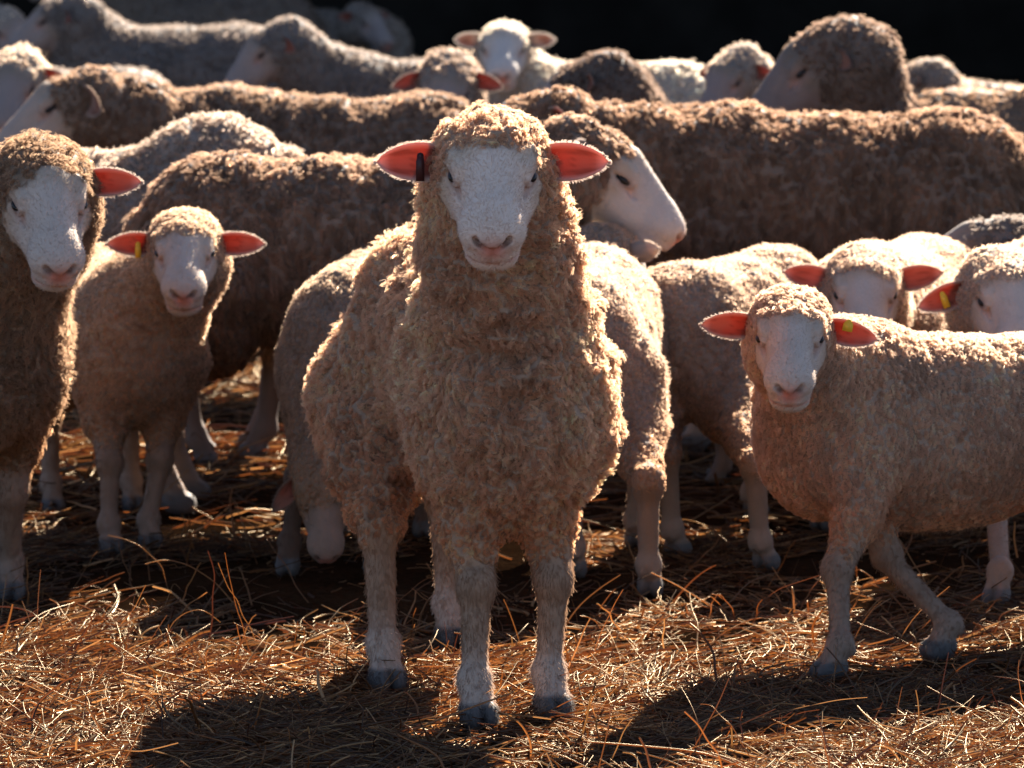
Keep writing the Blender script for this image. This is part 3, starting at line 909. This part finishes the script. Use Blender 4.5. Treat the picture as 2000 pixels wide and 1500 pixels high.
def mat_soil():
    m, nt, out = new_mat('dark_soil')
    tc = nt.nodes.new('ShaderNodeTexCoord')
    n1 = nt.nodes.new('ShaderNodeTexNoise'); n1.inputs['Scale'].default_value = 3.0; n1.inputs['Detail'].default_value = 8
    n2 = nt.nodes.new('ShaderNodeTexNoise'); n2.inputs['Scale'].default_value = 60.0; n2.inputs['Detail'].default_value = 5
    for n in (n1, n2):
        nt.links.new(tc.outputs['Object'], n.inputs['Vector'])
    rp = nt.nodes.new('ShaderNodeValToRGB')
    rp.color_ramp.elements[0].position = .3; rp.color_ramp.elements[0].color = (.012, .0055, .0028, 1)
    rp.color_ramp.elements[1].position = .75; rp.color_ramp.elements[1].color = (.050, .025, .012, 1)
    ad = nt.nodes.new('ShaderNodeMath'); ad.operation = 'ADD'
    h = nt.nodes.new('ShaderNodeMath'); h.operation = 'MULTIPLY'; h.inputs[1].default_value = .5
    nt.links.new(n1.outputs[0], h.inputs[0])
    h2 = nt.nodes.new('ShaderNodeMath'); h2.operation = 'MULTIPLY'; h2.inputs[1].default_value = .5
    nt.links.new(n2.outputs[0], h2.inputs[0])
    nt.links.new(h.outputs[0], ad.inputs[0]); nt.links.new(h2.outputs[0], ad.inputs[1])
    nt.links.new(ad.outputs[0], rp.inputs[0])
    di = nt.nodes.new('ShaderNodeBsdfDiffuse'); di.inputs['Roughness'].default_value = 1.0
    bu = nt.nodes.new('ShaderNodeBump'); bu.inputs['Strength'].default_value = .9; bu.inputs['Distance'].default_value = .03
    nt.links.new(ad.outputs[0], bu.inputs['Height']); nt.links.new(bu.outputs[0], di.inputs['Normal'])
    nt.links.new(rp.outputs[0], di.inputs['Color']); nt.links.new(di.outputs[0], out.inputs['Surface'])
    return m
gv, gf = ground_sheet()
tag(mesh_obj('ground', gv, gf, mat_soil()), kind='structure')

def straw(name, n, ylo, yhi, len_rng, rad_rng, lift, upright, seed, cols, npts=5, bend=0.5, patch=0.0, front=0.0):
    rng = np.random.default_rng(seed)
    m = int(n * (2.2 if patch else 1))
    y = np.sqrt(rng.uniform(ylo ** 2, yhi ** 2, m))
    x = rng.uniform(-1, 1, m) * (1000 / FPX * y + 0.75 + 0.5 * rng.random(m) ** 2)
    q = np.stack([x, y, np.zeros(m)], 1)
    dens = noise(q / 0.34, 70) + 0.7 * noise(q / 0.13, 71)
    if patch:                                        # trampled litter lies in drifts with barer soil between, and thins back under the flock, dark soil standing in for shade
        dens = dens + front * np.clip(9.5 - y, -1.3, .7)
        order = np.argsort(-(dens * patch + rng.normal(0, 0.6, m)))[:n]
        x, y, q, dens = x[order], y[order], q[order], dens[order]
    L_ = rng.uniform(*len_rng, n) * np.exp(rng.normal(0, .3, n))
    lay = noise(q / 0.25, 75) * 3.0                  # drifts lie in shared directions
    az = np.where(rng.random(n) < .55, lay + rng.normal(0, .5, n), rng.uniform(0, 6.283, n))
    up_ = rng.random(n) < upright
    el = np.where(up_, rng.uniform(.5, 1.4, n), np.abs(rng.normal(0, .16, n)))
    d = np.stack([np.cos(az) * np.cos(el), np.sin(az) * np.cos(el), np.sin(el)], 1)
    side = np.stack([-np.sin(az), np.cos(az), np.zeros(n)], 1)
    t = np.linspace(0, 1, npts)[None, :, None]
    mound = np.clip(dens, 0, 1) * 0.008 if patch else 0
    base = np.stack([x, y, -0.010 + mound + lift * rng.random(n) ** 2 * ~up_], 1)
    bd = (rng.normal(0, bend, n) * (rng.random(n) < .6))[:, None, None]
    sag = np.abs(rng.normal(0, .35, n))[:, None, None] * up_[:, None, None]
    Lc = L_[:, None, None]
    P = base[:, None, :] + d[:, None, :] * Lc * t + side[:, None, :] * Lc * bd * t * t + np.array([0, 0, -1.0]) * Lc * sag * t ** 2.5
    kink = rng.normal(0, 1, (n, 1, 3)) * (rng.random(n) < .4)[:, None, None]
    P = P + kink * Lc * .16 * np.maximum(t - rng.uniform(.3, .7, n)[:, None, None], 0)
    P += rng.normal(0, .010, P.shape) * Lc * (t > 0)
    P[:, :, 2] = np.maximum(P[:, :, 2], -0.008)
    r = (rng.uniform(*rad_rng, n) * np.exp(rng.normal(0, .35, n)))[:, None] * np.linspace(1, .65, npts)[None, :]
    c = np.array(cols)[rng.integers(0, len(cols), n)] * np.exp(rng.normal(0, .35, (n, 1)) + 0.35 * noise(q / .5, 77)[:, None])
    return tag(curves_obj(name, P, r, np.clip(c, .008, .8), M_STRAW), kind='stuff')

COLS = [(.088, .034, .0115), (.055, .0185, .006), (.115, .052, .020), (.040, .013, .0045), (.21, .122, .058), (.067, .0235, .0075)]
straw('straw_litter', 78000, 7.2, 11.5, (.03, .12), (.0007, .0016), .013, .03, 1, COLS, patch=1.1, front=0.6)
straw('straw_chips', 66000, 7.2, 11.5, (.008, .030), (.0009, .0022), .010, .02, 5, COLS, npts=3, patch=1.2, front=0.6)
straw('straw_litter', 30000, 11.5, 22.0, (.05, .18), (.0014, .0026), .03, .03, 2, COLS, patch=0.6)
straw('dry_stalks', 750, 7.4, 11.3, (.06, .15), (.0007, .0014), .02, .75, 3, [(.15, .058, .019), (.20, .095, .036), (.10, .036, .012)], npts=7, bend=.35)
straw('dry_stalks', 320, 11.3, 16.0, (.06, .15), (.0012, .0022), .02, .8, 4, [(.15, .058, .019), (.10, .036, .012)], npts=6, bend=.35)

def box(lo, hi):
    x0, y0, z0 = lo; x1, y1, z1 = hi
    V = [(x0, y0, z0), (x1, y0, z0), (x1, y1, z0), (x0, y1, z0), (x0, y0, z1), (x1, y0, z1), (x1, y1, z1), (x0, y1, z1)]
    return V, [(0, 3, 2, 1), (4, 5, 6, 7), (0, 1, 5, 4), (1, 2, 6, 5), (2, 3, 7, 6), (3, 0, 4, 7)]
M_BOARD = mat_plain('tarred_boards', (0.018, 0.015, 0.013), 0.9, 3.0, 0.4, 0.1, 0.3)
M_DIRT = mat_plain('shed_floor_dirt', (0.022, 0.013, 0.009), 0.95, 6.0, 0.5, 0.1, 0.5)
shed = bpy.data.objects.new('shed', None); link(shed); shed.location = (0, 25.5, 0)
tag(shed, 'dark open-fronted timber shed in deep shade behind the flock', 'shed')
def shed_part(name, lo, hi, mat=M_BOARD):
    V, F = box(lo, hi)
    o = mesh_obj(name, np.array(V, float) - np.array([0, 25.5, 0]), F, mat, shed, smooth=False)
    return o
shed_part('wall', (-16, 33.0, 0), (16, 33.2, 3.0))
shed_part('wall', (-16.2, 25.5, 0), (-16, 33.2, 3.0))
shed_part('wall', (16, 25.5, 0), (16.2, 33.2, 3.0))
shed_part('floor', (-15.9, 25.5, -.05), (15.9, 32.9, .006), M_DIRT)
for px_ in (-12, -6, 6, 12):
    shed_part('post', (px_ - .1, 25.4, 0), (px_ + .1, 25.6, 2.98))
shed_part('beam', (-16, 25.35, 2.98), (16, 25.65, 3.2))
shed_part('roof', (-16.6, 24.9, 3.2), (16.6, 33.7, 3.32))
print('script', round(time.time() - T0, 1))
